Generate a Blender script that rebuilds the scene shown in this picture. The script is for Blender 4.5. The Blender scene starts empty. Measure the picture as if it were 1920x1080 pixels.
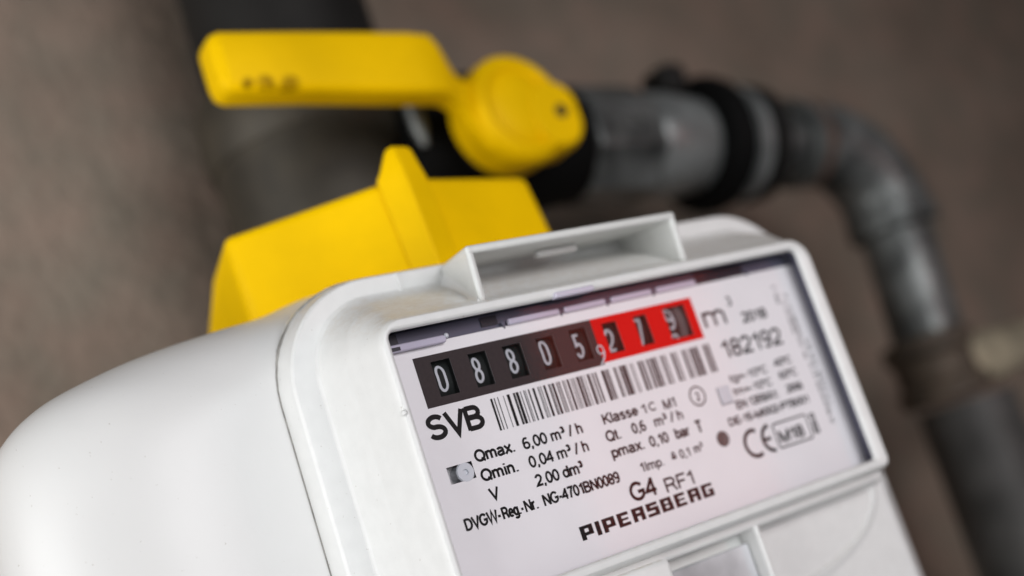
import bpy, bmesh, math, random
from mathutils import Vector, Matrix
random.seed(7)
MM = 0.001                      # everything below is written in millimetres
sc = bpy.context.scene
COL = sc.collection

# ------------------------------------------------------------------ camera
RX = (0.812282878, 0.314274678, -0.491353185)
RY = (-0.158240627, 0.929566856, 0.332964510)
RZ = (0.561387950, -0.192709334, 0.804802263)
cd = bpy.data.cameras.new('camera')
cd.sensor_width = 36.0
cd.lens = 36.0 * 2300.0 / 1920.0
cd.clip_start = 0.01
cd.clip_end = 20.0
cam = bpy.data.objects.new('camera', cd)
COL.objects.link(cam)
cx = Vector((RX[0], RX[2], -RX[1])); cy = -Vector((RY[0], RY[2], -RY[1])); cf = Vector((RZ[0], RZ[2], -RZ[1]))
cam.matrix_world = Matrix(((cx.x, cy.x, -cf.x, -100.727063 * MM), (cx.y, cy.y, -cf.y, -179.068401 * MM),
                           (cx.z, cy.z, -cf.z, -34.074036 * MM), (0, 0, 0, 1)))
sc.camera = cam
cd.dof.use_dof = True
cd.dof.focus_distance = 207.0 * MM
cd.dof.aperture_fstop = 6.7
cd.dof.aperture_blades = 0

# ------------------------------------------------------------------ world and lamps
w = bpy.data.worlds.new('World'); sc.world = w; w.use_nodes = True
w.node_tree.nodes['Background'].inputs[0].default_value = (0.93, 0.96, 1.0, 1)
w.node_tree.nodes['Background'].inputs[1].default_value = 0.10

def lamp(name, loc, target, size, watts, color=(1, 1, 1), spread=180):
    l = bpy.data.lights.new(name, 'AREA'); l.shape = 'RECTANGLE'
    l.size, l.size_y = size[0] * MM, size[1] * MM
    l.energy = watts; l.color = color; l.spread = math.radians(spread)
    o = bpy.data.objects.new(name, l); COL.objects.link(o)
    o.location = Vector(loc) * MM
    o.rotation_euler = (Vector(target) - Vector(loc)).to_track_quat('-Z', 'Y').to_euler()
    return o
lamp('window_light', (-880, -105, -130), (0, 40, 10), (640, 800), 8.6, (0.99, 0.99, 0.985))
lamp('room_light', (40, -680, 90), (60, 60, -60), (460, 380), 0.79, (0.97, 0.98, 1.0), 75)
lamp('red_reflection_source', (370, -400, 12), (45, 0, -18), (110, 180), 0.12, (1.0, 0.13, 0.08))  # added out of view, only to put a red reflection in the pane

sc.view_settings.view_transform = 'Standard'
sc.view_settings.look = 'None'
sc.view_settings.exposure = 0.0
sc.cycles.use_denoising = True
sc.cycles.max_bounces = 8
sc.cycles.transparent_max_bounces = 8

# ------------------------------------------------------------------ materials
def mat(name, col, rough=0.5, metal=0.0, spec=0.5, var=0.0, vscale=200, bump=0.0, bscale=2000, col2=None, detail=4, bev=0.0):
    m = bpy.data.materials.new(name); m.use_nodes = True
    nt = m.node_tree; b = nt.nodes['Principled BSDF']
    b.inputs['Base Color'].default_value = (*col, 1)
    b.inputs['Roughness'].default_value = rough
    b.inputs['Metallic'].default_value = metal
    b.inputs['Specular IOR Level'].default_value = spec
    geo = nt.nodes.new('ShaderNodeNewGeometry')
    if var > 0 or col2:
        n = nt.nodes.new('ShaderNodeTexNoise'); n.inputs['Scale'].default_value = vscale; n.inputs['Detail'].default_value = detail
        nt.links.new(geo.outputs['Position'], n.inputs['Vector'])
        r = nt.nodes.new('ShaderNodeValToRGB')
        c2 = col2 or tuple(c * (1 - var) for c in col)
        c1 = col if col2 else tuple(min(1, c * (1 + var * 0.5)) for c in col)
        r.color_ramp.elements[0].position = 0.32; r.color_ramp.elements[0].color = (*c2, 1)
        r.color_ramp.elements[1].position = 0.68; r.color_ramp.elements[1].color = (*c1, 1)
        nt.links.new(n.outputs['Fac'], r.inputs[0]); nt.links.new(r.outputs[0], b.inputs['Base Color'])
    last = None
    if bev > 0:
        bv = nt.nodes.new('ShaderNodeBevel'); bv.samples = 6; bv.inputs['Radius'].default_value = bev * MM
        last = bv.outputs[0]
    if bump > 0:
        n = nt.nodes.new('ShaderNodeTexNoise'); n.inputs['Scale'].default_value = bscale; n.inputs['Detail'].default_value = 3
        nt.links.new(geo.outputs['Position'], n.inputs['Vector'])
        bp = nt.nodes.new('ShaderNodeBump'); bp.inputs['Strength'].default_value = bump; bp.inputs['Distance'].default_value = 0.0003
        nt.links.new(n.outputs['Fac'], bp.inputs['Height'])
        if last: nt.links.new(last, bp.inputs['Normal'])
        last = bp.outputs[0]
    if last: nt.links.new(last, b.inputs['Normal'])
    return m

M = {}
M['paint'] = mat('white_painted_steel', (0.69, 0.685, 0.675), 0.38, bump=0.05, bscale=900, var=0.02, vscale=60)
M['plastic'] = mat('white_plastic', (0.72, 0.722, 0.712), 0.36, var=0.03, vscale=350, bump=0.06, bscale=2600, bev=0.5)
def specks(m):
    nt = m.node_tree; b = nt.nodes['Principled BSDF']; src = b.inputs['Base Color'].links[0].from_socket
    geo = nt.nodes.new('ShaderNodeNewGeometry'); n = nt.nodes.new('ShaderNodeTexNoise'); n.inputs['Scale'].default_value = 1500; n.inputs['Detail'].default_value = 2
    nt.links.new(geo.outputs['Position'], n.inputs['Vector'])
    r = nt.nodes.new('ShaderNodeValToRGB'); r.color_ramp.elements[0].position = 0.735; r.color_ramp.elements[1].position = 0.80
    mix = nt.nodes.new('ShaderNodeMixRGB'); mix.inputs['Color2'].default_value = (0.40, 0.37, 0.33, 1)
    nt.links.new(n.outputs['Fac'], r.inputs[0]); nt.links.new(r.outputs[0], mix.inputs['Fac']); nt.links.new(src, mix.inputs['Color1']); nt.links.new(mix.outputs[0], b.inputs['Base Color'])
specks(M['plastic']); specks(M['paint'])
M['hood'] = mat('grey_white_plastic', (0.68, 0.69, 0.67), 0.4, var=0.03, vscale=350, bump=0.06, bscale=2600, bev=0.4)
M['label'] = mat('lavender_white_label', (0.87, 0.855, 0.85), 0.5, var=0.02, vscale=120)
M['seam'] = mat('grey_seam_line', (0.30, 0.29, 0.27), 0.6, var=0.5, vscale=300)
M['ink'] = mat('black_ink', (0.007, 0.006, 0.006), 0.5, spec=0.15)
M['inkgrey'] = mat('grey_ink', (0.035, 0.03, 0.032), 0.5, spec=0.15)
M['strip'] = mat('dark_brown_strip', (0.036, 0.025, 0.025), 0.5, spec=0.2, var=0.15, vscale=1500)
M['red'] = mat('red_print', (0.70, 0.002, 0.001), 0.5, spec=0.08)
M['drum'] = mat('black_drum', (0.006, 0.008, 0.007), 0.45, spec=0.2)
M['digit'] = mat('pale_grey_digit_paint', (0.55, 0.57, 0.60), 0.5)
M['edge'] = mat('punched_edge', (0.22, 0.22, 0.22), 0.4)
M['gap'] = mat('blue_grey_plastic', (0.095, 0.095, 0.135), 0.35, bev=0.2)
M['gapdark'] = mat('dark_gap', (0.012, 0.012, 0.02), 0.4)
M['tab'] = mat('pale_lilac_plastic', (0.55, 0.52, 0.62), 0.2, bev=0.15)
M['peg'] = mat('cool_white_plastic', (0.66, 0.69, 0.72), 0.3, bev=0.15)
M['hole'] = mat('brown_grey_hole', (0.10, 0.085, 0.08), 0.5)
M['yellow'] = mat('yellow_plastic', (0.85, 0.52, 0.0), 0.5, spec=0.06, var=0.08, vscale=60, bump=0.05, bscale=1500, bev=1.2)
M['steel'] = mat('dull_zinc', (0.175, 0.185, 0.180), 0.45, metal=0.6, var=0.7, vscale=75, bump=0.3, bscale=500)
M['zinc'] = mat('bright_zinc', (0.26, 0.275, 0.27), 0.42, metal=0.5, var=0.4, vscale=70)
M['steeldark'] = mat('dark_weathered_steel', (0.044, 0.036, 0.024), 0.6, metal=0.2, var=0.5, vscale=50, bump=0.3, bscale=500)
M['lowpipe'] = mat('grey_weathered_pipe', (0.085, 0.083, 0.078), 0.6, metal=0.2, var=0.5, vscale=50)
M['iron'] = mat('black_iron', (0.010, 0.009, 0.008), 0.65, spec=0.25, var=0.3, vscale=80)
M['brass'] = mat('tarnished_brass', (0.46, 0.40, 0.28), 0.4, metal=0.15, spec=0.8, var=0.4, vscale=80)
M['rust'] = mat('rust', (0.10, 0.055, 0.035), 0.8, var=0.4, vscale=120)
M['fitting'] = mat('brown_weathered_fitting', (0.085, 0.062, 0.042), 0.7, var=0.6, vscale=90, bump=0.5, bscale=300)
M['black'] = mat('black_rubber_and_shade', (0.003, 0.003, 0.003), 0.7, spec=0.1)

def grime_yellow():
    m = M['yellow'].copy(); m.name = 'yellow_coating_worn'
    nt = m.node_tree; b = nt.nodes['Principled BSDF']
    src = b.inputs['Base Color'].links[0].from_socket
    geo = nt.nodes.new('ShaderNodeNewGeometry')
    mix = nt.nodes.new('ShaderNodeMixRGB'); mix.inputs['Color2'].default_value = (0.09, 0.03, 0.0, 1)
    fac = None
    for (x, y, z, r) in ((18.6, 58.7, 81.2, 1.5), (24.6, 58.7, 80.4, 1.7), (23.0, 59.0, 79.6, 1.2), (14.4, 58.9, 81.4, 1.1), (20.0, 59.0, 79.9, .9)):
        vd = nt.nodes.new('ShaderNodeVectorMath'); vd.operation = 'DISTANCE'
        nt.links.new(geo.outputs['Position'], vd.inputs[0]); vd.inputs[1].default_value = (x * MM, y * MM, z * MM)
        mr = nt.nodes.new('ShaderNodeMapRange'); mr.interpolation_type = 'SMOOTHSTEP'
        mr.inputs['From Min'].default_value = r * 0.35 * MM * 2; mr.inputs['From Max'].default_value = r * MM * 2
        mr.inputs['To Min'].default_value = 1.3; mr.inputs['To Max'].default_value = 0.0
        nt.links.new(vd.outputs['Value'], mr.inputs['Value'])
        if fac is None: fac = mr.outputs[0]
        else:
            a = nt.nodes.new('ShaderNodeMath'); a.operation = 'MAXIMUM'
            nt.links.new(fac, a.inputs[0]); nt.links.new(mr.outputs[0], a.inputs[1]); fac = a.outputs[0]
    n = nt.nodes.new('ShaderNodeTexNoise'); n.inputs['Scale'].default_value = 700
    nt.links.new(geo.outputs['Position'], n.inputs['Vector'])
    mu = nt.nodes.new('ShaderNodeMath'); mu.operation = 'MULTIPLY'
    nt.links.new(fac, mu.inputs[0]); nt.links.new(n.outputs['Fac'], mu.inputs[1])
    nt.links.new(mu.outputs[0], mix.inputs['Fac']); nt.links.new(src, mix.inputs['Color1']); nt.links.new(mix.outputs[0], b.inputs['Base Color'])
    return m
M['lever'] = grime_yellow()

def dusty_plastic():
    m = M['plastic'].copy(); m.name = 'white_plastic_with_dust'
    nt = m.node_tree; b = nt.nodes['Principled BSDF']
    src = b.inputs['Base Color'].links[0].from_socket
    geo = nt.nodes.new('ShaderNodeNewGeometry')
    sep = nt.nodes.new('ShaderNodeSeparateXYZ'); nt.links.new(geo.outputs['True Normal'], sep.inputs[0])
    mr = nt.nodes.new('ShaderNodeMapRange'); mr.inputs['From Min'].default_value = 0.45; mr.inputs['From Max'].default_value = 0.9
    nt.links.new(sep.outputs['Z'], mr.inputs['Value'])
    n = nt.nodes.new('ShaderNodeTexNoise'); n.inputs['Scale'].default_value = 800; n.inputs['Detail'].default_value = 8; n.inputs['Roughness'].default_value = 0.7
    nt.links.new(geo.outputs['Position'], n.inputs['Vector'])
    r = nt.nodes.new('ShaderNodeValToRGB'); r.color_ramp.elements[0].position = 0.40; r.color_ramp.elements[1].position = 0.75
    nt.links.new(n.outputs['Fac'], r.inputs[0])
    mu = nt.nodes.new('ShaderNodeMath'); mu.operation = 'MULTIPLY'
    nt.links.new(mr.outputs[0], mu.inputs[0]); nt.links.new(r.outputs[0], mu.inputs[1])
    mix = nt.nodes.new('ShaderNodeMixRGB'); mix.inputs['Color2'].default_value = (0.62, 0.57, 0.50, 1)
    nt.links.new(mu.outputs[0], mix.inputs['Fac']); nt.links.new(src, mix.inputs['Color1']); nt.links.new(mix.outputs[0], b.inputs['Base Color'])
    return m
M['dusty'] = dusty_plastic()

def wall_mat():
    m = bpy.data.materials.new('brown_plaster'); m.use_nodes = True
    nt = m.node_tree; b = nt.nodes['Principled BSDF']; b.inputs['Roughness'].default_value = 0.85
    geo = nt.nodes.new('ShaderNodeNewGeometry')
    n1 = nt.nodes.new('ShaderNodeTexNoise'); n1.inputs['Scale'].default_value = 9; n1.inputs['Detail'].default_value = 7; n1.inputs['Roughness'].default_value = 0.62
    n2 = nt.nodes.new('ShaderNodeTexNoise'); n2.inputs['Scale'].default_value = 45; n2.inputs['Detail'].default_value = 5
    for n in (n1, n2): nt.links.new(geo.outputs['Position'], n.inputs['Vector'])
    r = nt.nodes.new('ShaderNodeValToRGB'); e = r.color_ramp.elements
    e[0].position = 0.32; e[0].color = (0.175, 0.130, 0.099, 1); e[1].position = 0.70; e[1].color = (0.285, 0.224, 0.178, 1)
    nt.links.new(n1.outputs['Fac'], r.inputs[0])
    r2 = nt.nodes.new('ShaderNodeValToRGB'); e = r2.color_ramp.elements
    e[0].position = 0.35; e[0].color = (0.80, 0.86, 0.84, 1); e[1].position = 0.65; e[1].color = (1.1, 1.02, 1.0, 1)
    nt.links.new(n2.outputs['Fac'], r2.inputs[0])
    mx = nt.nodes.new('ShaderNodeMixRGB'); mx.blend_type = 'MULTIPLY'; mx.inputs['Fac'].default_value = 0.8
    nt.links.new(r.outputs[0], mx.inputs['Color1']); nt.links.new(r2.outputs[0], mx.inputs['Color2'])
    nt.links.new(mx.outputs[0], b.inputs['Base Color'])
    bp = nt.nodes.new('ShaderNodeBump'); bp.inputs['Strength'].default_value = 0.6; bp.inputs['Distance'].default_value = 0.002
    n3 = nt.nodes.new('ShaderNodeTexNoise'); n3.inputs['Scale'].default_value = 220; n3.inputs['Detail'].default_value = 5
    nt.links.new(geo.outputs['Position'], n3.inputs['Vector']); nt.links.new(n3.outputs['Fac'], bp.inputs['Height'])
    nt.links.new(bp.outputs[0], b.inputs['Normal'])
    return m
M['wall'] = wall_mat()

def pane_mat():
    m = bpy.data.materials.new('clear_window_plastic'); m.use_nodes = True
    nt = m.node_tree; nt.nodes.clear()
    out = nt.nodes.new('ShaderNodeOutputMaterial'); mix = nt.nodes.new('ShaderNodeMixShader')
    tr = nt.nodes.new('ShaderNodeBsdfTransparent'); tr.inputs[0].default_value = (0.975, 0.97, 0.98, 1)
    gl = nt.nodes.new('ShaderNodeBsdfGlossy'); gl.inputs['Roughness'].default_value = 0.07
    fr = nt.nodes.new('ShaderNodeFresnel'); fr.inputs['IOR'].default_value = 1.38
    geo = nt.nodes.new('ShaderNodeNewGeometry')
    inv = nt.nodes.new('ShaderNodeMath'); inv.operation = 'SUBTRACT'; inv.inputs[0].default_value = 1.0
    mul = nt.nodes.new('ShaderNodeMath'); mul.operation = 'MULTIPLY'
    nt.links.new(geo.outputs['Backfacing'], inv.inputs[1]); nt.links.new(inv.outputs[0], mul.inputs[0]); nt.links.new(fr.outputs[0], mul.inputs[1])
    nt.links.new(mul.outputs[0], mix.inputs[0]); nt.links.new(tr.outputs[0], mix.inputs[1]); nt.links.new(gl.outputs[0], mix.inputs[2])
    nt.links.new(mix.outputs[0], out.inputs[0])
    return m
M['pane'] = pane_mat()

# ------------------------------------------------------------------ builders
def mesh(name, verts, faces, m, parent=None, smooth=0, recalc=True, mats=None, fmats=None):
    me = bpy.data.meshes.new(name)
    me.from_pydata([Vector(v) * MM for v in verts], [], faces)
    if recalc:
        b = bmesh.new(); b.from_mesh(me); bmesh.ops.recalc_face_normals(b, faces=b.faces); b.to_mesh(me); b.free()
    for mm in (mats or [m]): me.materials.append(mm)
    if fmats:
        for p, k in zip(me.polygons, fmats): p.material_index = k
    if smooth:
        me.shade_smooth(); me.set_sharp_from_angle(angle=math.radians(smooth))
    o = bpy.data.objects.new(name, me); COL.objects.link(o)
    if parent: o.parent = parent
    return o

def bevel(o, wdt, seg=2, ang=35):
    b = o.modifiers.new('bevel', 'BEVEL'); b.width = wdt * MM; b.segments = seg; b.limit_method = 'ANGLE'; b.angle_limit = math.radians(ang)
    b.harden_normals = False
    return o

def boxes(bl):
    V, F = [], []
    for (x0, x1, y0, y1, z0, z1) in bl:
        n = len(V)
        V += [(x0, y0, z0), (x1, y0, z0), (x1, y1, z0), (x0, y1, z0), (x0, y0, z1), (x1, y0, z1), (x1, y1, z1), (x0, y1, z1)]
        F += [tuple(n + i for i in f) for f in ((0, 3, 2, 1), (4, 5, 6, 7), (0, 1, 5, 4), (1, 2, 6, 5), (2, 3, 7, 6), (3, 0, 4, 7))]
    return V, F

def box(name, ext, m, parent=None, bv=0, seg=2):
    V, F = boxes([ext]); o = mesh(name, V, F, m, parent, smooth=40 if bv else 0)
    if bv: bevel(o, bv, seg)
    return o

def rring(x0, x1, z0, z1, y, r, n=12, rb=None):
    """rounded rectangle in the plane y: top corners radius r, bottom corners rb"""
    rb = r if rb is None else rb
    P = []
    for (cx_, cz_, a0, rr) in ((x1 - r, z1 - r, 0, r), (x0 + r, z1 - r, 90, r), (x0 + rb, z0 + rb, 180, rb), (x1 - rb, z0 + rb, 270, rb)):
        for i in range(n + 1):
            a = math.radians(a0 + 90.0 * i / n)
            P.append((cx_ + rr * math.cos(a), y, cz_ + rr * math.sin(a)))
    return P

def loft(name, rings, m, parent=None, cap0=True, cap1=True, smooth=32, closed=True, **k):
    V, F = [], []; n = len(rings[0])
    for r in rings: V += r
    for j in range(len(rings) - 1):
        for i in range(n if closed else n - 1):
            a, b = j * n + i, j * n + (i + 1) % n
            F.append((a, b, b + n, a + n))
    if cap0: F.append(tuple(range(n)))
    if cap1: F.append(tuple((len(rings) - 1) * n + i for i in range(n)))
    return mesh(name, V, F, m, parent, smooth=smooth, **k)

def lathe(name, prof, p0, axis, m, parent=None, n=48, smooth=35, closed_ends=True):
    """prof: list of (distance along axis, radius)"""
    ax = Vector(axis).normalized(); t = Vector((0, 0, 1)) if abs(ax.z) < .9 else Vector((1, 0, 0))
    u = ax.cross(t).normalized(); v = ax.cross(u)
    rings = []
    for (s, r) in prof:
        c = Vector(p0) + ax * s
        rings.append([tuple(c + (u * math.cos(2 * math.pi * i / n) + v * math.sin(2 * math.pi * i / n)) * r) for i in range(n)])
    return loft(name, rings, m, parent, closed_ends, closed_ends, smooth)

def tube(name, pts, rad, m, parent=None, n=32, smooth=60):
    """pts: centre line; rad: radius or list"""
    P = [Vector(p) for p in pts]; rings = []; prev = None
    for i, p in enumerate(P):
        d = (P[min(i + 1, len(P) - 1)] - P[max(i - 1, 0)]).normalized()
        u = prev - d * prev.dot(d) if prev is not None else d.cross(Vector((0, 1, 0)) if abs(d.y) < .9 else Vector((1, 0, 0)))
        u.normalize(); prev = u; v = d.cross(u)
        r = rad[i] if isinstance(rad, (list, tuple)) else rad
        rings.append([tuple(p + (u * math.cos(2 * math.pi * k / n) + v * math.sin(2 * math.pi * k / n)) * r) for k in range(n)])
    return loft(name, rings, m, parent, smooth=smooth)

def empty(name, loc, label=None, cat=None, group=None):
    o = bpy.data.objects.new(name, None); o.empty_display_size = 0.01; COL.objects.link(o); o.location = Vector(loc) * MM
    if label: o['label'] = label
    if cat: o['category'] = cat
    if group: o['group'] = group
    return o
# (all part meshes keep place coordinates, so every thing's Empty sits at the place origin offset and parts are shifted back)
def root(name, loc, label, cat):
    o = empty(name, loc, label, cat); o['_base'] = [c * MM for c in loc]
    return o
def settle(o):
    base = Vector(o['_base'][:]); del o['_base']
    for c in o.children: c.location = Vector(c.location) - base

# ------------------------------------------------------------------ wall
wall = mesh('wall', *boxes([(-900, 1500, 178, 260, -900, 900)]), M['wall']); wall['kind'] = 'structure'

# ------------------------------------------------------------------ gas meter
meter = root('gas_meter', (45, 60, -110), 'white domestic gas meter with rounded steel body and eight digit counter window', 'gas meter')

# body: pressed steel shell, rounded to the left and to the front
def body_outline():
    L = [(4.8, 24.6), (-8.5, 22.0), (-19.5, 20.8), (-30, 19.4), (-40, 17.4), (-50.2, 14.2), (-56.5, 10.2), (-60.3, 5.0), (-62.2, -2), (-63.2, -12), (-63.8, -30), (-64, -70), (-64, -125)]
    Rt = [(134, -125), (134, -70), (134, -30), (133, -8), (130, 4), (124, 12), (114, 17), (100, 19.5), (80, 22), (60, 24.0), (45, 24.8), (30, 25)]
    P = L + Rt
    # Catmull-Rom smoothing
    out = []; n = len(P)
    for i in range(n):
        p0, p1, p2, p3 = P[i - 1], P[i], P[(i + 1) % n], P[(i + 2) % n]
        sharp = (p1[1] <= -70 and p2[1] <= -70)
        for k in range(6):
            t = k / 6.0
            if sharp: out.append((p1[0] + (p2[0] - p1[0]) * t, p1[1] + (p2[1] - p1[1]) * t)); continue
            f = lambda a, b, c, d: 0.5 * (2 * b + (c - a) * t + (2 * a - 5 * b + 4 * c - d) * t * t + (3 * b - a - 3 * c + d) * t ** 3)
            out.append((f(p0[0], p1[0], p2[0], p3[0]), f(p0[1], p1[1], p2[1], p3[1])))
    return out
OUT = body_outline()
def body_ring(y, il, ir, iz):
    R_ = []
    for (x, z) in OUT:
        u = (x - 35.0) / 99.0
        zz = (z + 50) / 75.0
        nx = -max(0, -u) ** 1.0 if u < 0 else u
        R_.append((x - (il * nx if u < 0 else ir * nx), y, z - iz * max(0, min(1, zz)) if z > -50 else z))
    return R_
rings = []
rings.append(body_ring(19.9, 60, 40, 30))
for k in range(0, 13):
    t = math.radians(90 * k / 12)
    s = 1 - math.sin(t)
    rings.append(body_ring(20 + 24 * (1 - math.cos(t)), 36 * s, 22 * s, 13 * s))
rings.append(body_ring(70, 0, 0, 0)); rings.append(body_ring(78, 2, 2, 1))
rings.append(body_ring(79, .5, .5, 0)); rings.append(body_ring(84, .5, .5, 0)); rings.append(body_ring(85, 2, 2, 1))
rings.append(body_ring(120, 3, 3, 1)); rings.append(body_ring(140, 14, 14, 8)); rings.append(body_ring(146, 36, 36, 16))
loft('body', rings, M['paint'], meter, smooth=50)

# index housing: flange, ledge, sloping wall, front lip, pocket
ZB = -124
H = [rring(-16.6, 115.5, ZB, 21.0, 34, 20, rb=8),
     rring(-16.4, 115.2, ZB, 20.7, 20, 20, rb=8),
     rring(-15.6, 112.6, ZB + .6, 19.8, 15.5, 19.2, rb=8),
     rring(-15.1, 112.0, ZB + 1, 19.4, 15.0, 18.8, rb=8),
     rring(-11.0, 108.0, ZB + 4, 16.2, 15.0, 14, rb=6),
     rring(-10.4, 107.3, ZB + 4.4, 15.5, 14.4, 13.4, rb=6),
     rring(-9.2, 103.6, ZB + 6, 11.9, 6.5, 9.5, rb=5),
     rring(-9.1, 103.2, -47.3, 11.7, 6.2, 9.0, rb=3),
     rring(-9.0, 102.9, -46.9, 11.4, 5.6, 8.5, rb=2.5),
     rring(-8.9, 102.0, -46.4, 10.8, 4.6, 8.2, rb=2),
     rring(-8.5, 100.4, -46.0, 9.6, 2.2, 7.5, rb=2),
     rring(-8.1, 98.9, -44.4, 8.3, 0.4, 6.8, rb=2),
     rring(-7.5, 97.0, -43.9, 7.1, -2.6, 5.4, rb=2),
     rring(-7.2, 96.4, -43.6, 6.6, -3.9, 4.9, rb=1.8),
     rring(-6.8, 95.7, -43.1, 6.1, -4.6, 4.4, rb=1.4),
     rring(-6.1, 93.4, -42.1, 5.0, -4.7, 2.2, rb=1.2),
     rring(-5.6, 92.8, -41.7, 4.6, -4.4, 1.6, rb=1.0),
     rring(-5.5, 92.6, -41.5, 4.4, -3.8, 1.4, rb=1.0)]
loft('seam_gasket', [rring(-16.62, 115.4, ZB, 20.9, 21, 20.1, rb=8), rring(-16.6, 115.35, ZB, 20.88, 19.82, 20.1, rb=8), rring(-15.5, 114, ZB, 20, 19.8, 19.5, rb=8)], M['seam'], meter, smooth=40)  # thin grey ring along the seam of flange and body
housing = loft('index_housing', H, M['dusty'], meter, cap1=False, smooth=30)
POCK = [H[-1], rring(-6.2, 94.2, -42.1, 5.0, -1.2, 1.4, rb=1.0), rring(-6.8, 94.9, -42.5, 5.2, 0.6, 1.4, rb=1.0), rring(-6.8, 94.9, -42.5, 5.2, 3.0, 1.4, rb=1.0)]
loft('window_recess', POCK, M['gap'], meter, cap0=False, smooth=40)

# hood over the sealing recess above the window
def hood():
    V, F = [], []
    def solid(a, b):  # a: 4 front pts, b: 4 back pts
        n = len(V); V.extend(a + b)
        F.extend([(n, n + 1, n + 2, n + 3), (n + 7, n + 6, n + 5, n + 4)] + [(n + i, n + 4 + i, n + 4 + (i + 1) % 4, n + (i + 1) % 4) for i in range(4)])
    yf = -4.3; yb = 16
    xl, xr, zt = 14.4, 64.2, 16.9
    xlb, xrb, ztb = 20.6, 66.0, 19.5
    th = 1.6
    # top wall, closed; its bright slot is a pale lug added inside
    def top(x0, x1, x0b, x1b):
        solid([(x0, yf, zt - th), (x1, yf, zt - th), (x1, yf, zt), (x0, yf, zt)], [(x0b, yb, ztb - th), (x1b, yb, ztb - th), (x1b, yb, ztb), (x0b, yb, ztb)])
    top(xl, xr, xlb, xrb)
    # side walls
    for (a, b, s) in ((xl, xlb, 1), (xr, xrb, -1)):
        a1, b1 = a + s * th, b + s * th
        solid([(a, yf + .9, 6.6), (a1, yf + .9, 6.6), (a1, yf + .02, zt - .02), (a, yf + .02, zt - .02)], [(b, yb, 12), (b1, yb, 12), (b1, yb, ztb - .02), (b, yb, ztb - .02)])
    return V, F
hv, hf = hood()
hd = mesh('seal_hood', hv, hf, M['hood'], meter, smooth=40); bevel(hd, 0.75, 4)
# left foot of the hood: curved fillet running into the housing
fl = []
for k in range(8):
    y_ = -2.9 + 18.4 * k / 7.0; xw = 14.5 + 6.2 * (y_ + 4.3) / 20.3
    zs_ = 6.3 + (y_ + 2.9) * .50; R_f = 2.4 + .06 * (y_ + 3)
    fl.append([(xw - R_f + R_f * math.cos(math.radians(a)), y_, zs_ + R_f - R_f * math.sin(math.radians(a))) for a in range(0, 91, 10)] + [(xw + .6, y_, zs_ - .8), (xw + .6, y_, zs_ + R_f)])
loft('hood_fillet', fl, M['plastic'], meter, smooth=50)
box('rib', (10.3, 11.0, 14.6, 17.0, 15.9, 19.5), M['dusty'], meter, 0.2)
box('pale_lug', (35.5, 45.0, 4.3, 6.0, 14.9, 16.1), M['plastic'], meter, 0.3)  # pale lug added in place of a highlight under the hood ceiling
box('pale_lug', (29.0, 38.0, -5.3, -3.6, 4.2, 5.3), M['tab'], meter, 0.3)

# lower housing: pocket under the window with a rib and a deeper recess
def lower_parts():
    # raised moulding round the quarter-round pocket
    pts = []
    a0 = (72.0, -47.5); 
    arc = [(104.5, -47.8)]
    for k in range(0, 17):
        a = math.radians(90 * k / 16)
        arc.append((66 + 36.5 * math.cos(a), -48.2 - 13.5 * math.sin(a) ** 1.0))
    return arc
V, F = [], []
na = 24; prof = [(32.5, 12.6, 7.2), (32.9, 12.8, 6.2), (33.6, 13.4, 5.7), (35.0, 15.0, 6.2), (42.0, 24, 9.0), (50, 36, 17.0), (53.5, 42, 22.0)]
for k in range(na + 1):
    a = math.radians(92.0 * k / na - 2)
    for (rx_, rz_, y_) in prof: V.append((66 + rx_ * math.cos(a), y_, -46.4 - rz_ * math.sin(a)))
m_ = len(prof)
for k in range(na):
    for i in range(m_ - 1): F.append((k * m_ + i, k * m_ + i + 1, (k + 1) * m_ + i + 1, (k + 1) * m_ + i))
mesh('pocket_moulding', V, F, M['dusty'], meter, smooth=50)
box('pocket_floor', (61, 101.0, 6.4, 7.0, -62, -45.5), M['hood'], meter, 0.2)
box('divider_rib', (59.4, 60.7, 0, 8, -123, -45.2), M['dusty'], meter, 0.5)
box('step_lip', (-6.8, 97.5, 0.0, 4.5, -46.0, -43.6), M['dusty'], meter, 0.7)
box('recess_back', (36, 59.4, 5.0, 6.1, -120, -45.9), M['hood'], meter, 0.2)
lg = mat('clouded_clear_plastic', (0.55, 0.55, 0.57), 0.35, var=0.5, vscale=60)
box('clear_flap', (37, 59.2, 3.0, 4.4, -120, -48.2), lg, meter, 0.4)
box('side_block', (20.0, 36.6, -1.6, 7, -122, -45.2), M['dusty'], meter, 0.9)

# ---- label plate with punched number windows
lab = empty('label_plate', (0, 0, 0)); 
def plate(name, x0, x1, z0, z1, y, holes, m, parent):
    xs = sorted({x0, x1, *[h[0] for h in holes], *[h[1] for h in holes]}); zs = sorted({z0, z1, *[h[2] for h in holes], *[h[3] for h in holes]})
    xs = [v for v in xs if x0 <= v <= x1]; zs = [v for v in zs if z0 <= v <= z1]
    V = [(x, y, z) for z in zs for x in xs]; F = []
    for j in range(len(zs) - 1):
        for i in range(len(xs) - 1):
            mx, mz = (xs[i] + xs[i + 1]) / 2, (zs[j] + zs[j + 1]) / 2
            if any(h[0] < mx < h[1] and h[2] < mz < h[3] for h in holes): continue
            a = j * len(xs) + i
            F.append((a, a + 1, a + 1 + len(xs), a + len(xs)))
    return mesh(name, V, F, m, parent, recalc=False)
WIN = [(3.15, 7.0, -7.45, -1.2), (10.7, 14.4, -7.45, -1.3), (18.0, 21.95, -7.4, -1.3), (25.4, 29.3, -7.3, -1.3), (33.0, 36.9, -7.25, -1.15),
       (40.8, 44.25, -7.2, -1.3), (48.6, 51.75, -7.2, -1.3), (56.25, 61.8, -7.45, -1.0)]
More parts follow.
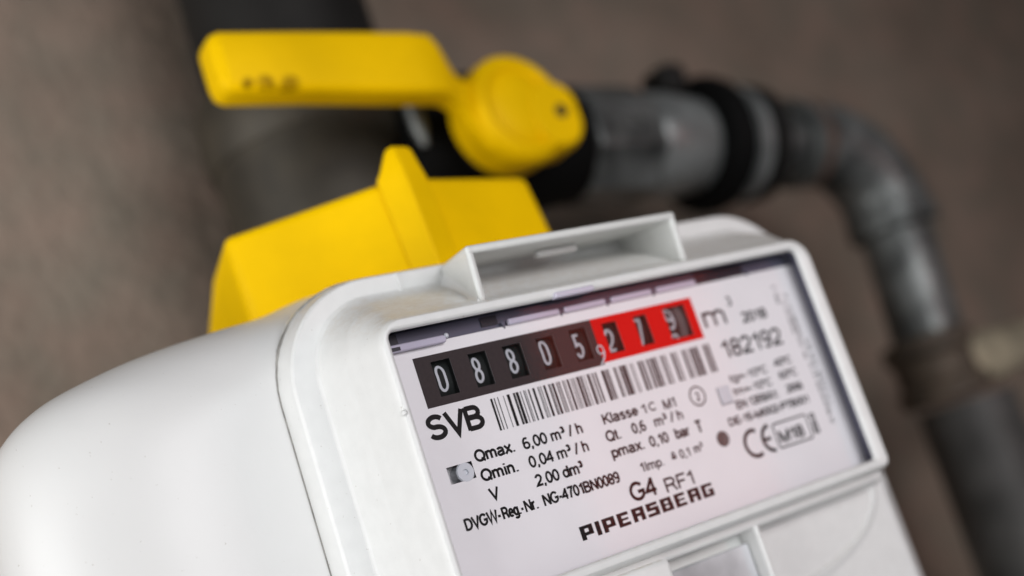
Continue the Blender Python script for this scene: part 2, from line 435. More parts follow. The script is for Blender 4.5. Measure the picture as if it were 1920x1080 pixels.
PH = (-0.1, 4.9, -22.1, -19.2)          # left peg hole
SH = (62.3, 65.6, -22.3, -18.7)         # right pale slot
bpy.data.objects.remove(lab)
lab = plate('label_plate', -6.9, 95.0, -42.6, 2.15, 0.0, WIN + [PH, SH], M['label'], meter)
plate('counter_strip', 0.0, 38.5, -8.9, 0.0, -0.03, WIN, M['strip'], lab)
plate('counter_strip_red', 38.5, 64.1, -8.55, 0.0, -0.03, WIN, M['red'], lab)
# punched edges and drums
STROKE = {}
for k, h in enumerate(WIN):
    x0, x1, z0, z1 = h
    V = [(x, y, z) for y in (-0.03, 0.10, 1.9) for (x, z) in ((x0, z0), (x1, z0), (x1, z1), (x0, z1))]
    F, fm = [], []
    for j in range(2):
        for i in range(4):
            F.append((j * 4 + i, j * 4 + (i + 1) % 4, j * 4 + 4 + (i + 1) % 4, j * 4 + 4 + i)); fm.append(j)
    mesh('window_edge', V, F, None, lab, recalc=False, mats=[M['edge'], M['drum']], fmats=fm)  # pale rim imitates the lit edge line, wall behind coloured dark
    # drum: cylinder about the X axis
    n = 24; Rd = 9.0; zc = (z0 + z1) / 2; V, F = [], []
    for i in range(n + 1):
        a = math.radians(-40 + 80.0 * i / n)
        for x in (x0 - .9, x1 + .9): V.append((x, 1.0 + Rd - Rd * math.cos(a), zc + Rd * math.sin(a)))
    for i in range(n): F.append((2 * i, 2 * i + 1, 2 * i + 3, 2 * i + 2))
    mesh('number_drum', V, F, M['drum'], lab, smooth=60, recalc=False)

# ------------------------------------------------------------------ stroke lettering
def A(cx_, cy_, rx, ry, a0, a1, n=10):
    return [(cx_ + rx * math.cos(math.radians(a0 + (a1 - a0) * i / n)), cy_ + ry * math.sin(math.radians(a0 + (a1 - a0) * i / n))) for i in range(n + 1)]
G = {}   # character: (advance, [strokes]); capital height 1, x-height .73
s = 0.065
T1 = 1 - s; XH = .73 - s
G['S'] = (.72, [A(.35, .72, .25, .22, 25, 250, 14) + A(.35, .285, .27, .225, 80, -160, 14)])
G['V'] = (.68, [[(.03, 1), (.34, .04), (.65, 1)]])
G['B'] = (.70, [[(.09, 0), (.09, 1)], [(.09, s), (.38, s)] + A(.38, .29, .23, .225, -90, 90) + [(.09, .515)], [(.09, .55)] + A(.36, .735, .19, .2, -90, 90) + [(.09, .935)]])
G['Q'] = (.80, [A(.39, .5, .325, .44, 90, 450, 26), [(.45, .24), (.72, .0)]])
G['m'] = (.88, [[(.09, 0), (.09, .73)], [(.09, .45)] + A(.255, .47, .165, .195, 170, 0) + [(.42, 0)], [(.42, .45)] + A(.585, .47, .165, .195, 170, 0) + [(.75, 0)]])
G['n'] = (.58, [[(.09, 0), (.09, .73)], [(.09, .43)] + A(.275, .45, .18, .215, 170, 0) + [(.455, 0)]])
G['h'] = (.58, [[(.09, 0), (.09, 1)], [(.09, .43)] + A(.275, .45, .18, .215, 170, 0) + [(.455, 0)]])
G['r'] = (.37, [[(.09, 0), (.09, .73)], [(.09, .42)] + A(.30, .43, .2, .235, 175, 80)])
G['a'] = (.58, [A(.26, .50, .2, .17, 160, 0) + [(.46, .12), (.51, .02)], [(.46, .42), (.25, .37)] + A(.22, .21, .155, .155, 100, 290) + [(.38, .10), (.46, .24)]])
G['x'] = (.54, [[(.04, 0), (.50, .73)], [(.04, .73), (.50, 0)]])
G['.'] = (.28, [[(.13, 0), (.13, .13)]])
G[','] = (.28, [[(.14, .13), (.14, .0), (.09, -.15)]])
G[':'] = (.28, [[(.13, 0), (.13, .13)], [(.13, .5), (.13, .63)]])
G['-'] = (.36, [[(.05, .37), (.31, .37)]])
G['='] = (.60, [[(.07, .3), (.53, .3)], [(.07, .55), (.53, .55)]])
G['^='] = (.60, [[(.07, .10), (.53, .10)], [(.07, .32), (.53, .32)], [(.16, .50), (.30, .72), (.44, .50)]])
G['/'] = (.34, [[(.02, 0), (.30, 1)]])
G['i'] = (.23, [[(.115, 0), (.115, .73)], [(.115, .87), (.115, 1)]])
G['l'] = (.23, [[(.115, 0), (.115, 1)]])
G['I'] = (.27, [[(.135, 0), (.135, 1)]])
G['6'] = (.58, [A(.29, .31, .215, .25, 90, 450, 20), A(.30, .5, .23, .44, 185, 55, 14)])
G['9'] = (.58, [A(.29, .69, .215, .25, 90, 450, 20), A(.28, .5, .23, .44, 5, -125, 14)])
G['0'] = (.58, [A(.29, .5, .21, .44, 90, 450, 24)])
G['8'] = (.58, [A(.29, .275, .22, .215, 90, 450, 20), A(.29, .72, .19, .215, 90, 450, 20)])
G['4'] = (.58, [[(.42, 0), (.42, 1)], [(.44, .96), (.05, .30), (.56, .30)]])
G['2'] = (.58, [A(.29, .69, .21, .245, 170, -20, 12) + [(.40, .42), (.18, .22), (.08, s), (.54, s)]])
G['3'] = (.58, [A(.28, .72, .19, .215, 160, -90, 12), A(.28, .285, .22, .22, 90, -160, 12)])
G['5'] = (.58, [[(.50, T1), (.16, T1), (.11, .52)] + A(.28, .32, .22, .255, 125, -160, 14)])
G['7'] = (.58, [[(.06, T1), (.52, T1), (.34, .55), (.22, 0)]])
G['1'] = (.50, [[(.35, 0), (.35, 1)], [(.36, .92), (.24, .78), (.10, .72)]])
G['d'] = (.58, [[(.49, 0), (.49, 1)], A(.27, .365, .205, .30, 90, 450, 20)])
G['b'] = (.58, [[(.09, 0), (.09, 1)], A(.31, .365, .205, .30, 90, 450, 20)])
G['p'] = (.58, [[(.09, -.27), (.09, .73)], A(.31, .365, .205, .30, 90, 450, 20)])
G['g'] = (.58, [A(.27, .365, .2, .30, 90, 450, 20), [(.49, .73), (.49, -.05)] + A(.28, -.06, .21, .15, 0, -160)])
G['e'] = (.58, [[(.09, .37), (.49, .37)] + A(.29, .365, .205, .30, 0, 315, 18)])
G['c'] = (.52, [A(.28, .365, .205, .30, 50, 310, 16)])
G['s'] = (.52, [A(.255, .53, .165, .135, 25, 260, 10) + A(.255, .22, .18, .16, 75, -155, 10)])
G['t'] = (.30, [[(.14, .92), (.14, .12), (.26, .05)], [(.02, .67), (.27, .67)]])
G['D'] = (.74, [[(.09, 0), (.09, 1)], [(.09, s), (.30, s)] + A(.30, .5, .35, .435, -90, 90, 14) + [(.09, T1)]])
G['G'] = (.80, [A(.40, .5, .325, .44, 40, 330, 20) + [(.70, .46), (.42, .46)]])
G['C'] = (.74, [A(.39, .5, .32, .44, 45, 315, 20)])
G['W'] = (.96, [[(.03, 1), (.25, .03), (.48, .97), (.71, .03), (.93, 1)]])
G['R'] = (.74, [[(.09, 0), (.09, 1)], [(.09, .47), (.40, .47)] + A(.40, .705, .21, .23, -90, 90) + [(.09, T1)], [(.42, .47), (.52, .38), (.66, 0)]])
G['N'] = (.74, [[(.09, 0), (.09, 1)], [(.09, .97), (.64, .03)], [(.64, 0), (.64, 1)]])
G['K'] = (.68, [[(.09, 0), (.09, 1)], [(.62, 1), (.09, .38)], [(.27, .56), (.65, 0)]])
G['M'] = (.86, [[(.09, 0), (.09, 1)], [(.09, .97), (.42, .04), (.76, .97)], [(.76, 0), (.76, 1)]])
G['T'] = (.62, [[(.02, T1), (.60, T1)], [(.31, 0), (.31, .9)]])
G['F'] = (.62, [[(.09, 0), (.09, 1)], [(.09, T1), (.58, T1)], [(.09, .50), (.50, .50)]])
G['E'] = (.66, [[(.09, 0), (.09, 1)], [(.09, T1), (.61, T1)], [(.09, .50), (.57, .50)], [(.09, s), (.62, s)]])
G['P'] = (.66, [[(.09, 0), (.09, 1)], [(.09, .45), (.38, .45)] + A(.38, .69, .22, .24, -90, 90) + [(.09, T1)]])
G['A'] = (.68, [[(.03, 0), (.34, .98), (.65, 0)], [(.14, .31), (.54, .31)]])
G['o'] = (.3, [A(.13, .80, .11, .12, 0, 360, 10)])          # degree sign
G["'"] = (.38, [[(x * .55 + .02, y * .5 + .52) for x, y in st] for st in G['3'][1]])   # superscript three
G["'"] = (.36, G["'"][1])
G[' '] = (.30, [])

def ribbon(V, F, P, wd, y, f, closed=None):
    P = [Vector(p) for p in P]
    P = [P[0]] + [b_ for a_, b_ in zip(P, P[1:]) if (b_ - a_).length > 1e-4]
    if closed is None: closed = (P[0] - P[-1]).length < 1e-5
    if closed: P = P[:-1]
    n = len(P); base = len(V)
    for i in range(n):
        a = P[i - 1] if (i > 0 or closed) else None; b = P[(i + 1) % n] if (i < n - 1 or closed) else None
        d1 = (P[i] - a).normalized() if a is not None else None; d2 = (b - P[i]).normalized() if b is not None else None
        if d1 is None: d1 = d2
        if d2 is None: d2 = d1
        t = (d1 + d2); t = t.normalized() if t.length > 1e-4 else d1
        nn = Vector((-t.y, t.x)); c = max(.42, abs(nn.dot(Vector((-d1.y, d1.x)))))
        off = nn * (wd / 2 / c)
        for q in (P[i] + off, P[i] - off): V.append(f(q.x, q.y, y))
    for i in range(n if closed else n - 1):
        a = base + 2 * i; b = base + 2 * ((i + 1) % n)
        F.append((a, a + 1, b + 1, b))

def chars(t):
    out = []; i = 0
    while i < len(t):
        if t[i] == '^': out.append('^='); i += 2
        else: out.append(t[i]); i += 1
    return out
def text(t, x0, x1, zb, cap, wt, m=None, parent=None, y=-0.04, ztop=None, name='lettering', slope=0.0, rot=False):
    """stroke lettering fitted between x0 and x1, baseline zb, capital height cap (mm)"""
    P = []; pos = 0; cs = chars(t)
    for c in cs:
        adv, st = G[c]
        for q in st: P.append([(pos + px, py) for px, py in q])
        pos += adv
    if not P: return
    a = min(p[0] for q in P for p in q); b = max(p[0] for q in P for p in q)
    wt *= 1.55; hx = wt / 2; W = (x1 - x0 - wt) / max(1e-6, (b - a))
    V, F = [], []
    for k, q in enumerate(P):
        pts = [((px - a) * W + hx, py * cap) for px, py in q]
        if rot: f = lambda u, v, yy: (zb + v, yy, x0 - u)      # reads downwards
        else: f = lambda u, v, yy: (x0 + u, yy, zb + v + slope * u)
        ribbon(V, F, pts, wt, y - 0.002 * (k % 5), f)
    return mesh(name, V, F, m or M['ink'], parent or lab, recalc=False)

text('SVB', -1.3, 9.9, -14.25, 4.05, .56)
text('Qmax.', 5.7, 13.9, -19.7, 2.0, .29)
text("6,00 m' / h", 15.7, 28.85, -19.85, 2.0, .26)
text('Qmin.', 5.75, 13.3, -23.1, 2.0, .29)
text("0,04 m' / h", 15.75, 28.85, -23.2, 2.0, .26)
text('V', 6.2, 8.3, -26.5, 2.0, .27)
text("2,00 dm'", 15.85, 26.4, -26.55, 2.0, .27)
text('DVGW-', -.05, 7.3, -30.05, 1.95, .27); text('Reg.-', 7.4, 12.0, -30.08, 1.95, .27); text('Nr.', 12.1, 14.8, -30.1, 1.95, .24)
text('NG-4701BN0089', 16.05, 33.2, -30.1, 1.95, .26)
text('Klasse', 33.8, 42.2, -19.5, 1.9, .26, M['ink'])
text('1', 43.0, 44.2, -19.6, 1.75, .22, M['inkgrey']); text('C', 44.9, 46.6, -19.5, 1.6, .2, M['inkgrey']); text('M1', 48.4, 51.5, -19.9, 1.85, .24, M['inkgrey'])
text('Qt.', 33.2, 36.6, -22.7, 1.95, .27); text('0,6', 39.4, 42.8, -22.6, 1.9, .26); text("m' / h", 44.9, 52.1, -22.55, 1.9, .26, M['inkgrey'])
text('pmax.', 33.2, 40.9, -25.75, 1.95, .27); text('0,10', 42.3, 47.0, -25.85, 1.95, .26); text('bar', 48.7, 52.5, -25.8, 1.95, .28); text('T', 54.0, 55.9, -25.9, 2.3, .34)
text('1Imp.', 38.3, 43.9, -29.7, 1.7, .2); text('^=', 45.9, 47.4, -29.2, 1.75, .22, M['inkgrey']); text('0,1', 48.1, 50.7, -29.5, 1.65, .2, M['inkgrey']); text("m'", 51.8, 54.2, -29.3, 1.6, .2, M['inkgrey'])
text('G4', 34.2, 40.6, -34.25, 3.3, .41); text('RF1', 42.4, 49.4, -34.6, 2.6, .28)
text('m', 65.4, 71.4, -6.75, 4.3, .42); text("3", 73.1, 74.3, -3.5, 2.0, .26, M['inkgrey'])
text('2018', 75.6, 82.6, -7.5, 2.1, .30, M['inkgrey'])
text('182192', 67.3, 84.4, -13.6, 3.6, .38)
text('tg=-10oC', 66.4, 77.1, -18.4, 1.5, .2, M['inkgrey']); text('40oC', 79.4, 84.5, -17.8, 1.5, .22, M['inkgrey'])
text('tm=-10oC', 66.2, 77.1, -21.1, 1.5, .2, M['inkgrey']); text('60oC', 79.6, 84.8, -20.5, 1.5, .22, M['inkgrey'])
text('EN 1359/A1:', 65.8, 77.6, -23.8, 1.6, .24, M['inkgrey']); text('2006', 80.2, 84.9, -23.5, 1.5, .24, M['inkgrey'])
text('DE-15-MI002-PTB001', 62.4, 85.1, -26.5, 1.5, .24, M['inkgrey'])
text('M18', 73.7, 80.7, -32.6, 2.4, .34, M['ink'])
text('0102', -28.7, -24.3, 83.6, 1.3, .26, M['ink'], rot=True)

# PIPERSBERG in heavy square letters, built of bars: (x0, z0, x1, z1) in a unit cell
def blocks(word, x0, x1, z0, h):
    t = .35; u = .235
    L = {'P': [(0, 0, t, 1), (t, 1 - u, 1, 1), (1 - t, .42, 1, 1 - u), (t, .28, 1, .28 + u)],
         'I': [(0, 0, t, 1)],
         'E': [(0, 0, t, 1), (t, 1 - u, .92, 1), (t, .42, .85, .58), (t, 0, .95, u)],
         'R': [(0, 0, t, 1), (t, 1 - u, 1, 1), (1 - t, 0, 1, 1 - u), (t, .36, 1 - t, .36 + u)],
         'S': [(0, 1 - u, .95, 1), (0, .42, t, 1 - u), (t, .42, 1, .42 + u), (1 - t, u, 1, .42), (0, 0, 1, u)],
         'B': [(0, 0, t, 1), (t, 1 - u, .95, 1), (1 - t, .57, .95, 1 - u), (t, .42, 1, .57), (1 - t, u, 1, .42), (t, 0, 1, u)],
         'G': [(0, 0, t, 1), (t, 1 - u, .98, 1), (t, 0, 1, u), (1 - t, u, 1, .56), (.52, .40, 1 - t, .56)]}
    wid = [.34 if c == 'I' else 1.0 for c in word]; gap = .22
    tot = sum(wid) + gap * (len(word) - 1); k = (x1 - x0) / tot; V, F = [], []; x = x0
    for c, wd in zip(word, wid):
        for (a, b, c2, d) in L[c]:
            n = len(V)
            V += [(x + a * k, -.04, z0 + b * h), (x + c2 * k, -.04, z0 + b * h), (x + c2 * k, -.04, z0 + d * h), (x + a * k, -.04, z0 + d * h)]
            F.append((n, n + 1, n + 2, n + 3))
        x += (wd + gap) * k
    return mesh('lettering', V, F, M['ink'], lab, recalc=False)
blocks('PIPERSBERG', 21.3, 53.0, -37.75, 2.45)

# CE mark, verification box, circled figure, comma
V, F = [], []
ribbon(V, F, A(67.0, -31.0, 2.5, 2.55, 62, 298, 22), .78, -.04, lambda u, v, y: (u, y, v))
ribbon(V, F, A(71.7, -31.0, 2.35, 2.5, 88, 272, 22), .78, -.044, lambda u, v, y: (u, y, v))
ribbon(V, F, [(69.5, -31.0), (71.5, -31.0)], .7, -.048, lambda u, v, y: (u, y, v))
mesh('conformity_mark', V, F, M['ink'], lab, recalc=False)
V, F = [], []
rr = rring(72.9, 82.6, -33.5, -28.6, 0, .6, 5)
ribbon(V, F, [(p[0], p[2]) for p in rr] + [(rr[0][0], rr[0][2])], .36, -.04, lambda u, v, y: (u, y, v), True)
mesh('lettering_frame', V, F, M['inkgrey'], lab, recalc=False)
V, F = [], []
ribbon(V, F, A(57.2, -19.15, 1.85, 1.85, 0, 360, 32), .34, -.04, lambda u, v, y: (u, y, v))
mesh('ring_mark', V, F, M['strip'], lab, recalc=False)
text('2', 56.75, 57.75, -20.1, 1.7, .2, M['strip'])
V, F = [], []
ribbon(V, F, A(38.6, -6.0, .72, .80, 0, 360, 20), .26, -.06, lambda u, v, y: (u, y, v))
ribbon(V, F, [(39.35, -6.3), (39.1, -7.3), (38.5, -8.1), (37.7, -8.75)], .34, -.064, lambda u, v, y: (u, y, v))
mesh('decimal_comma', V, F, M['digit'], lab, recalc=False)

# barcode
def barcode():
    V, F, fm = [], [], []
    def bar(x, wd, m=0):
        n = len(V); V.extend([(x, -.04, -15.6), (x + wd, -.04, -15.6), (x + wd, -.04, -9.85), (x, -.04, -9.85)]); F.append((n, n + 1, n + 2, n + 3)); fm.append(m)
    c1 = [(96, 20), (132, 9), (168, 8), (228, 6), (266, 28), (330, 14), (346, 6), (360, 27), (404, 8), (440, 9), (458, 6), (488, 14), (535, 23), (590, 7), (604, 6), (622, 7), (652, 23), (706, 12), (724, 8), (744, 24), (790, 8), (806, 7), (822, 10), (860, 10), (880, 7), (908, 22), (950, 7), (970, 9), (990, 7), (1016, 26), (1050, 9), (1066, 14), (1100, 7), (1136, 24), (1166, 6), (1192, 15)]
    for x, wd in c1: bar(12.25 + (x - 96) * .0206, wd * .0206)
    xs = 12.25 + (1215 - 96) * .0206
    c2 = [(8, 14), (68, 22), (94, 10), (112, 12), (130, 7), (182, 15), (206, 7), (236, 20), (262, 30), (300, 7), (340, 8), (362, 6), (412, 18), (438, 9), (456, 14), (496, 15), (520, 9), (538, 20), (566, 18), (596, 6), (636, 14), (660, 9), (682, 8), (740, 18), (768, 9), (790, 9), (852, 16), (878, 8), (896, 9), (930, 18), (954, 12), (972, 8), (986, 20), (1012, 7), (1070, 18), (1096, 9), (1116, 18)]
    k = (64.6 - xs) / 1140.0
    for x, wd in c2: bar(xs + x * k, wd * k)
    return V, F
V, F = barcode(); mesh('barcode', V, F, M['ink'], lab, recalc=False)

# fine print set sideways: too small to read, short dashes of ink
V, F = [], []
rnd = random.Random(5)
for (x, za, zb_) in ((86.6, -1.6, -5.2), (87.9, -5.2, -12.2), (89.2, -3.8, -13.0), (88.4, -13.2, -17.6), (90.2, -14.0, -20.5), (88.9, -18.8, -30.0), (90.3, -21.2, -28.5), (88.9, -31.0, -31.9)):
    z = za
    while z > zb_:
        h = rnd.choice((.35, .5, .6, .3)); wd = rnd.uniform(.85, 1.25)
        n = len(V); V += [(x, -.04, z - h * .45), (x + wd, -.04, z - h * .45), (x + wd, -.04, z), (x, -.04, z)]; F.append((n, n + 1, n + 2, n + 3))
        if rnd.random() < .6:
            n = len(V); V += [(x, -.042, z - h), (x + .4, -.042, z - h), (x + .4, -.042, z), (x, -.042, z)]; F.append((n, n + 1, n + 2, n + 3))
        z -= h + (.2 if rnd.random() < .85 else .8)
mesh('fine_print', V, F, M['ink'], lab, recalc=False)

# digits on the drums
def digit(c, x0, x1, zb, cap, k, dy=0.95, rows=None, clip=None):
    adv, st = G[c]; V, F = [], []
    h = WIN[k]; zc = (h[2] + h[3]) / 2; Rd = 9.0
    a = min(p[0] for q in st for p in q); b = max(p[0] for q in st for p in q); wt = .48
    def f(u, v, yy):
        z = zb + v; dz = z - zc
        return (x0 + wt / 2 + u, yy + Rd - math.sqrt(Rd * Rd - dz * dz), z)
    for j, q in enumerate(st):
        pts = [((px - a) / (b - a) * (x1 - x0 - wt), py * cap) for px, py in q]
        if c == '0': pts = [((px - a) / (b - a) * (x1 - x0 - wt), py * cap) for px, py in (A(.29, .70, .21, .24, 0, 180, 12) + A(.29, .30, .21, .24, 180, 360, 12) + [(.5, .70)])]
        dn = []
        for i_ in range(len(pts) - 1):
            q0, q1 = pts[i_], pts[i_ + 1]; nn_ = max(1, int(math.hypot(q1[0] - q0[0], q1[1] - q0[1]) / .35))
            dn += [(q0[0] + (q1[0] - q0[0]) * t_ / nn_, q0[1] + (q1[1] - q0[1]) * t_ / nn_) for t_ in range(nn_)]
        dn.append(pts[-1])
        ribbon(V, F, dn, wt, dy - .004 * j, f)
    mesh('drum_figure', V, F, M['digit'], lab, recalc=False)
digit('0', 4.0, 5.95, -6.65, 4.85, 0); digit('8', 11.5, 13.3, -6.65, 4.85, 1); digit('8', 18.95, 20.8, -6.45, 4.8, 2); digit('0', 26.35, 28.2, -6.4, 4.8, 3)
digit('5', 34.0, 35.8, -6.6, 4.8, 4); digit('2', 41.5, 43.5, -6.8, 4.6, 5); digit('7', 49.1, 51.0, -6.9, 5.4, 6); digit('9', 57.0, 59.2, -5.4, 4.4, 7); digit('0', 57.0, 59.2, -10.5, 4.4, 7)

V, F = [], []
for i in range(12):
    z = -7.0 + i * .5; x0 = 59.8
    n = len(V); V += [(x0, .93 + (abs(z + 4.2)) ** 2 / 18, z), (61.9, .93 + (abs(z + 4.2)) ** 2 / 18, z), (61.9, .93 + (abs(z + 4.2)) ** 2 / 18, z + .2), (x0, .93 + (abs(z + 4.2)) ** 2 / 18, z + .2)]; F.append((n, n + 1, n + 2, n + 3))
mesh('drum_scale', V, F, M['edge'], lab, recalc=False)

# window furniture: gap behind the label top, tabs, clear catch, pegs
box('gap_bar', (-6.6, 94.6, 0.5, 1.2, 2.2, 5.1), M['gap'], lab)
box('gap_shade_box', (15.5, 19.0, 0.2, 0.6, 2.9, 4.6), M['gapdark'], lab)  # these dark boxes are put in as the shade inside the gap
box('gap_shade_box', (-6.6, -1.5, 0.2, 0.6, 2.9, 4.8), M['gapdark'], lab)
box('gap_shade_box', (67.5, 80.5, 0.1, 0.6, 2.4, 4.6), M['gapdark'], lab)
for (a, b) in ((20.6, 32.0), (33.3, 43.0), (44.5, 54.6), (56.0, 66.3)):
    box('clip_tab', (a, b, -.9, .2, 2.1, 3.2), M['tab'], lab, .25)
for a in (19.7, 32.6, 43.7, 55.3, 81.0):
    V, F = [(a - .5, -.3, 2.9), (a + .6, -.3, 3.1), (a + .1, -.3, 1.7), (a - .5, .3, 2.9), (a + .6, .3, 3.1), (a + .1, .3, 1.7)], [(0, 1, 2), (3, 5, 4), (0, 3, 4, 1), (1, 4, 5, 2), (2, 5, 3, 0)]
    mesh('hook', V, F, M['gap'], lab)
loft('clear_catch', [rring(-6.5, 7.0, 1.5, 2.7, .1, .45, 5), rring(-6.5, 7.0, 1.4, 2.8, -.9, .5, 5), rring(-6.4, 6.9, 1.6, 2.6, -1.15, .45, 5)], M['tab'], lab, smooth=40)
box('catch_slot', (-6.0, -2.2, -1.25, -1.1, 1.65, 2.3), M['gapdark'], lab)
lathe('catch_pin', [(0, .3), (.2, .45), (.9, .45), (1.1, .25)], (7.4, .1, 2.6), (0, -1, 0), M['peg'], lab, 16)
box('peg_pocket', (-.6, 5.4, 2.4, 2.8, -22.5, -18.9), mat('grey_pocket', (.55, .54, .54), .5), lab)
lathe('locating_peg', [(0, 1.75), (2.2, 1.75), (2.45, 1.55), (2.45, .5), (2.1, .42), (2.1, 0.01)], (3.25, 2.4, -20.75), (0, -1, 0), M['peg'], lab, 32, 30)
box('slot_tongue', (62.8, 66.6, 0.12, 1.6, -22.2, -18.5), M['peg'], lab, .3)
lathe('sensor_socket', [(0, 1.55), (.12, 1.5), (.12, 1.2), (0.02, .9), (.02, 0.01)], (59.6, -.02, -28.35), (0, -1, 0), M['hole'], lab, 32, 30)
lathe('edge_dimple', [(0, .55), (.25, .45), (.3, .01)], (-6.9, -4.5, -9.2), (-.6, -.8, 0), M['dusty'], meter, 16)
# clear window
pn = mesh('window_pane', *boxes([(-6.0, 93.0, -2.6, -1.9, -42.0, 4.8)]), M['pane'], meter)
settle(meter)
# sub-parts keep their own coordinates under label_plate

# ------------------------------------------------------------------ yellow connection cover standing on the meter
cover = root('connection_cover', (35, 55, 22), 'big yellow plastic cover with a raised centre fin behind the meter', 'plastic cover')
zt, zb = 44.6, 14.0
top = [(26.5, 30.5, zt - .3), (-3.6, 55.5, zt + .2), (3.0, 82, zt + .2), (70, 82, zt), (66.3, 40.5, zt - .3)]
bot = [(27.0, 29.5, zb), (-1.6, 56, zb), (-9, 84, zb), (76, 84, zb), (69.5, 39.0, zb)]
cb = mesh('cover_shell', top + bot, [(0, 1, 2, 3, 4), (9, 8, 7, 6, 5)] + [(i, 5 + i, 5 + (i + 1) % 5, (i + 1) % 5) for i in range(5)], M['yellow'], cover, smooth=40)
bevel(cb, 2.0, 4, 20)
fa = [(22.4, 33.5, zt - 3), (29.2, 28.4, zt - 3), (33.4, 31.0, zt - 3), (36, 60, zt - 3), (26, 62, zt - 3)]
fr = [[(26.9, 31.2, 50.9), (27.5, 30.0, 50.9), (31.0, 30.3, 50.7), (32.5, 37, 50.7), (29.5, 37, 50.7)],
      [(26.3, 31.4, 50.3), (27.1, 29.2, 50.3), (31.8, 29.8, 49.9), (33.5, 39, 49.9), (29.5, 39, 49.9)],
      [(23.9, 31.8, 46.0), (27.2, 28.2, 45.6), (32.6, 29.4, 45.4), (35, 44, 45.4), (30, 42, 45.4)],
      [(22.9, 32.6, 44.3), (27.3, 27.8, 43.4), (33.4, 29.6, 43), (36, 48, 43), (30, 46, 43)],
      [(24.5, 31.5, 14), (28.2, 26.4, 14), (35.0, 29.2, 14), (37, 48, 14), (28, 46, 14)]]
fin = loft('fin', fr, M['yellow'], cover, smooth=30); bevel(fin, .8, 3, 25)
settle(cover)

# ------------------------------------------------------------------ valve with yellow lever
valve = root('shutoff_valve', (105, 100, 40), 'grey gas shutoff valve with a yellow coated lever handle pointing left', 'gas valve')
def lever_ring(x, y0, y1, z0, z1, r, n=5):
    P = []
    for (cy_, cz_, a0) in ((y1 - r, z1 - r, 0), (y0 + r, z1 - r, 90), (y0 + r, z0 + r, 180), (y1 - r, z0 + r, 270)):
        for i in range(n + 1):
            a = math.radians(a0 + 90.0 * i / n); P.append((x, cy_ + r * math.cos(a), cz_ + r * math.sin(a)))
    return P
LR = [(8.4, 62.5, 67, 85.0, 92.0, 1.5), (8.5, 61.0, 68, 82.8, 94.0, 2.0), (9.3, 59.6, 69, 81.2, 95.1, 2.4), (11.1, 58.8, 69.5, 80.3, 95.7, 2.5), (30, 58.6, 69, 78.9, 94.8, 2.3), (60, 58.4, 68.5, 76.0, 93.0, 2.2),
      (66, 58.6, 68.5, 75.6, 92.3, 2.2), (68.5, 60.0, 69.0, 75.2, 90.3, 2.4), (72, 63, 70.5, 73.4, 86.0, 2.6), (75, 65.5, 73, 69.5, 84.0, 2.6), (79, 66.5, 74, 62.5, 82.0, 2.5), (84, 67, 74, 60, 80.5, 2.5)]
gl = [lever_ring(*a) for a in LR]
loft('lever_grip', gl, M['lever'], valve, smooth=60)
lathe('lever_hub', [(0, 13.5), (1, 15.2), (9, 15.9), (12.5, 15.5), (14.2, 13.9), (14.8, 12.2), (14.0, 11.0), (13.2, 10.2), (13.9, 8.8), (14.6, 6), (14.8, .1)], (91.6, 79.5, 73.0), (.04, -1, 0), M['lever'], valve, 56, 40)
lb = loft('stop_lobe', [rring(94, 108.6, 60.0, 78.8, 77, 7.0, 8), rring(94, 109.8, 59.4, 79.6, 75, 7.6, 8), rring(94, 109.8, 59.4, 79.6, 66.5, 7.6, 8), rring(94.5, 109.0, 60.4, 78.6, 64.6, 7.0, 8)], M['lever'], valve, smooth=50)
lathe('lever_screw', [(0, 2.0), (.6, 1.9), (.8, 1.2), (.8, .01)], (103.2, 64.9, 69.9), (0, -1, 0), M['iron'], valve, 24)
lathe('spindle', [(0, 8), (24, 8)], (90.5, 78, 72), (0, 1, 0), M['iron'], valve, 24)
lathe('stop_pin', [(0, 2.6), (7, 2.4), (12, 1.0)], (69.5, 82, 83.0), (0, 0, -1), M['steel'], valve, 20)
AX = Vector((85, 0, -8)).normalized()
def on_axis(x): return Vector((144, 104, 73.5)) + AX * (x - 144)
lathe('valve_body', [(0, 17), (6, 21), (30, 22), (48, 20), (60, 18)], on_axis(72), AX, M['black'], valve, 40)  # black colour carries the deep shade behind the lever
hexr = []
def hexnut(name, xa, xb, r, m, parent):
    u = AX.cross(Vector((0, 0, 1))).normalized(); v = AX.cross(u); R_ = []
    for (x, k) in ((xa, .93), (xa + 1.5, 1), (xb - 1.5, 1), (xb, .93)):
        c = on_axis(x); R_.append([tuple(c + (u * math.cos(math.pi * i / 4 + .39) + v * math.sin(math.pi * i / 4 + .39)) * r * k) for i in range(8)])
    o = loft(name, R_, m, parent, smooth=20); bevel(o, .8, 2); return o
hexnut('valve_nut', 132, 160, 19.2, M['steel'], valve)
lathe('nut_stamp', [(0, 6.0), (1.0, 5.6), (1.0, 4.0), (.3, 3.6), (.3, .01)], on_axis(146) + Vector((0, -17.4, 0)), (0, -1, 0), M['steel'], valve, 32, 30)
settle(valve)

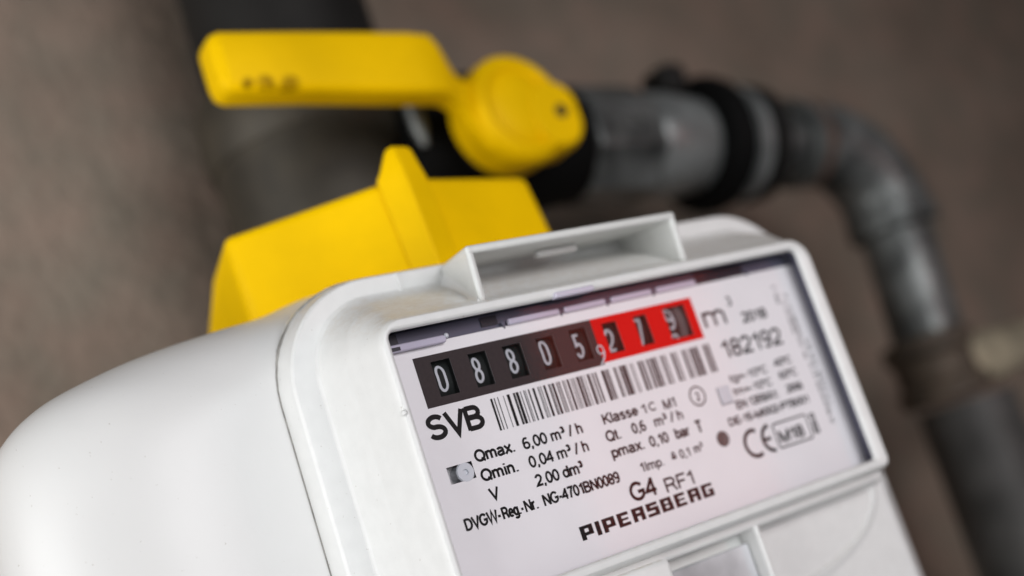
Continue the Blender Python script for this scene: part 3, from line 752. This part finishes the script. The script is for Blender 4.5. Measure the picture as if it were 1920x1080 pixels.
pipe = root('gas_pipe', (255, 104, -100), 'grey galvanised gas pipe with black ringed union, elbow and drop leg by the wall', 'gas pipe')
lathe('union_tail', [(0, 16.0), (3, 17.5), (12, 17.3), (26, 15.5)], on_axis(159), AX, M['zinc'], pipe)
lathe('union_collar', [(0, 19.5), (1.5, 22.2), (5, 23.2), (8.5, 22.6), (10, 20), (10, 14)], on_axis(184), AX, M['black'], pipe)
lathe('union_nut', [(0, 18), (1, 20.2), (6, 20), (8, 17.5)], on_axis(197), AX, M['zinc'], pipe)
lathe('union_rim', [(0, 19.5), (1, 20.5), (5, 20.0), (6, 16)], on_axis(206.5), AX, M['iron'], pipe)
box('union_wing', (176, 187, 96, 110, 86, 97.5), M['iron'], pipe, 3)
lathe('union_seal', [(0, 17), (1, 18.5), (3, 18.5), (4, 16)], on_axis(194), AX, M['black'], pipe)
pA, pB = on_axis(210), on_axis(240)
pts = [pA, on_axis(225), pB]; rad = [12.8, 12.8, 12.8]
tube('pipe_run', [pA, on_axis(232)], 11.6, M['steel'], pipe)
el = [on_axis(228), on_axis(229.5), on_axis(240)]
c0 = on_axis(240); 
for k in range(1, 11):
    a = math.radians(90 * k / 10)
    el.append(c0 + Vector((26 * math.sin(a), 0, -26 * (1 - math.cos(a)) - 2 * math.sin(a))))
last = el[-1]; el += [last + Vector((0, 0, -9)), last + Vector((0, 0, -10.5))]
tube('elbow', el, [13.5, 16.0] + [15.0] * (len(el) - 5) + [15.6] + [16.6, 14], M['steel'], pipe, n=40)
lathe('rust_patch_band', [(0, 15.6), (4, 15.7)], on_axis(233), AX, M['rust'], pipe)
xd = last.x
tube('drop_pipe', [(xd, 104, last.z - 8), (xd - 6, 104, -16)], 12.6, M['steel'], pipe)
lathe('tee', [(0, 12.5), (1, 15.6), (6, 16.0), (8, 14), (16, 14), (18, 16), (23, 15.6), (24, 13.0)], (xd - 8, 104, -12), (0, 0, -1), M['fitting'], pipe)
lathe('brass_branch', [(0, 8.5), (6, 9.6), (20, 9.8), (23, 8.4), (90, 8.0)], (xd - 3, 99, -25.5), (1, 0, 0), M['brass'], pipe)
lathe('lower_pipe', [(0, 17), (130, 20)], (xd + 5, 108, -38), (0, 0, -1), M['lowpipe'], pipe)
settle(pipe)

inlet = root('inlet_pipe', (54, 118, 20), 'thick dark grey vertical pipe rising from the meter behind the yellow lever', 'pipe')
lathe('pipe_shaft', [(0, 28), (70, 30)], (60, 124, 20), (0, 0, 1), M['steeldark'], inlet, 56)
lathe('pipe_collar', [(0, 30.5), (1.5, 31.5), (16, 32), (20, 30), (23, 28), (24, 20)], (60, 124, 88), (0, 0, 1), M['steeldark'], inlet, 56)
lathe('upper_pipe', [(0, 27), (120, 27)], (62, 126, 108), (0, 0, 1), M['iron'], inlet, 48)
settle(inlet)
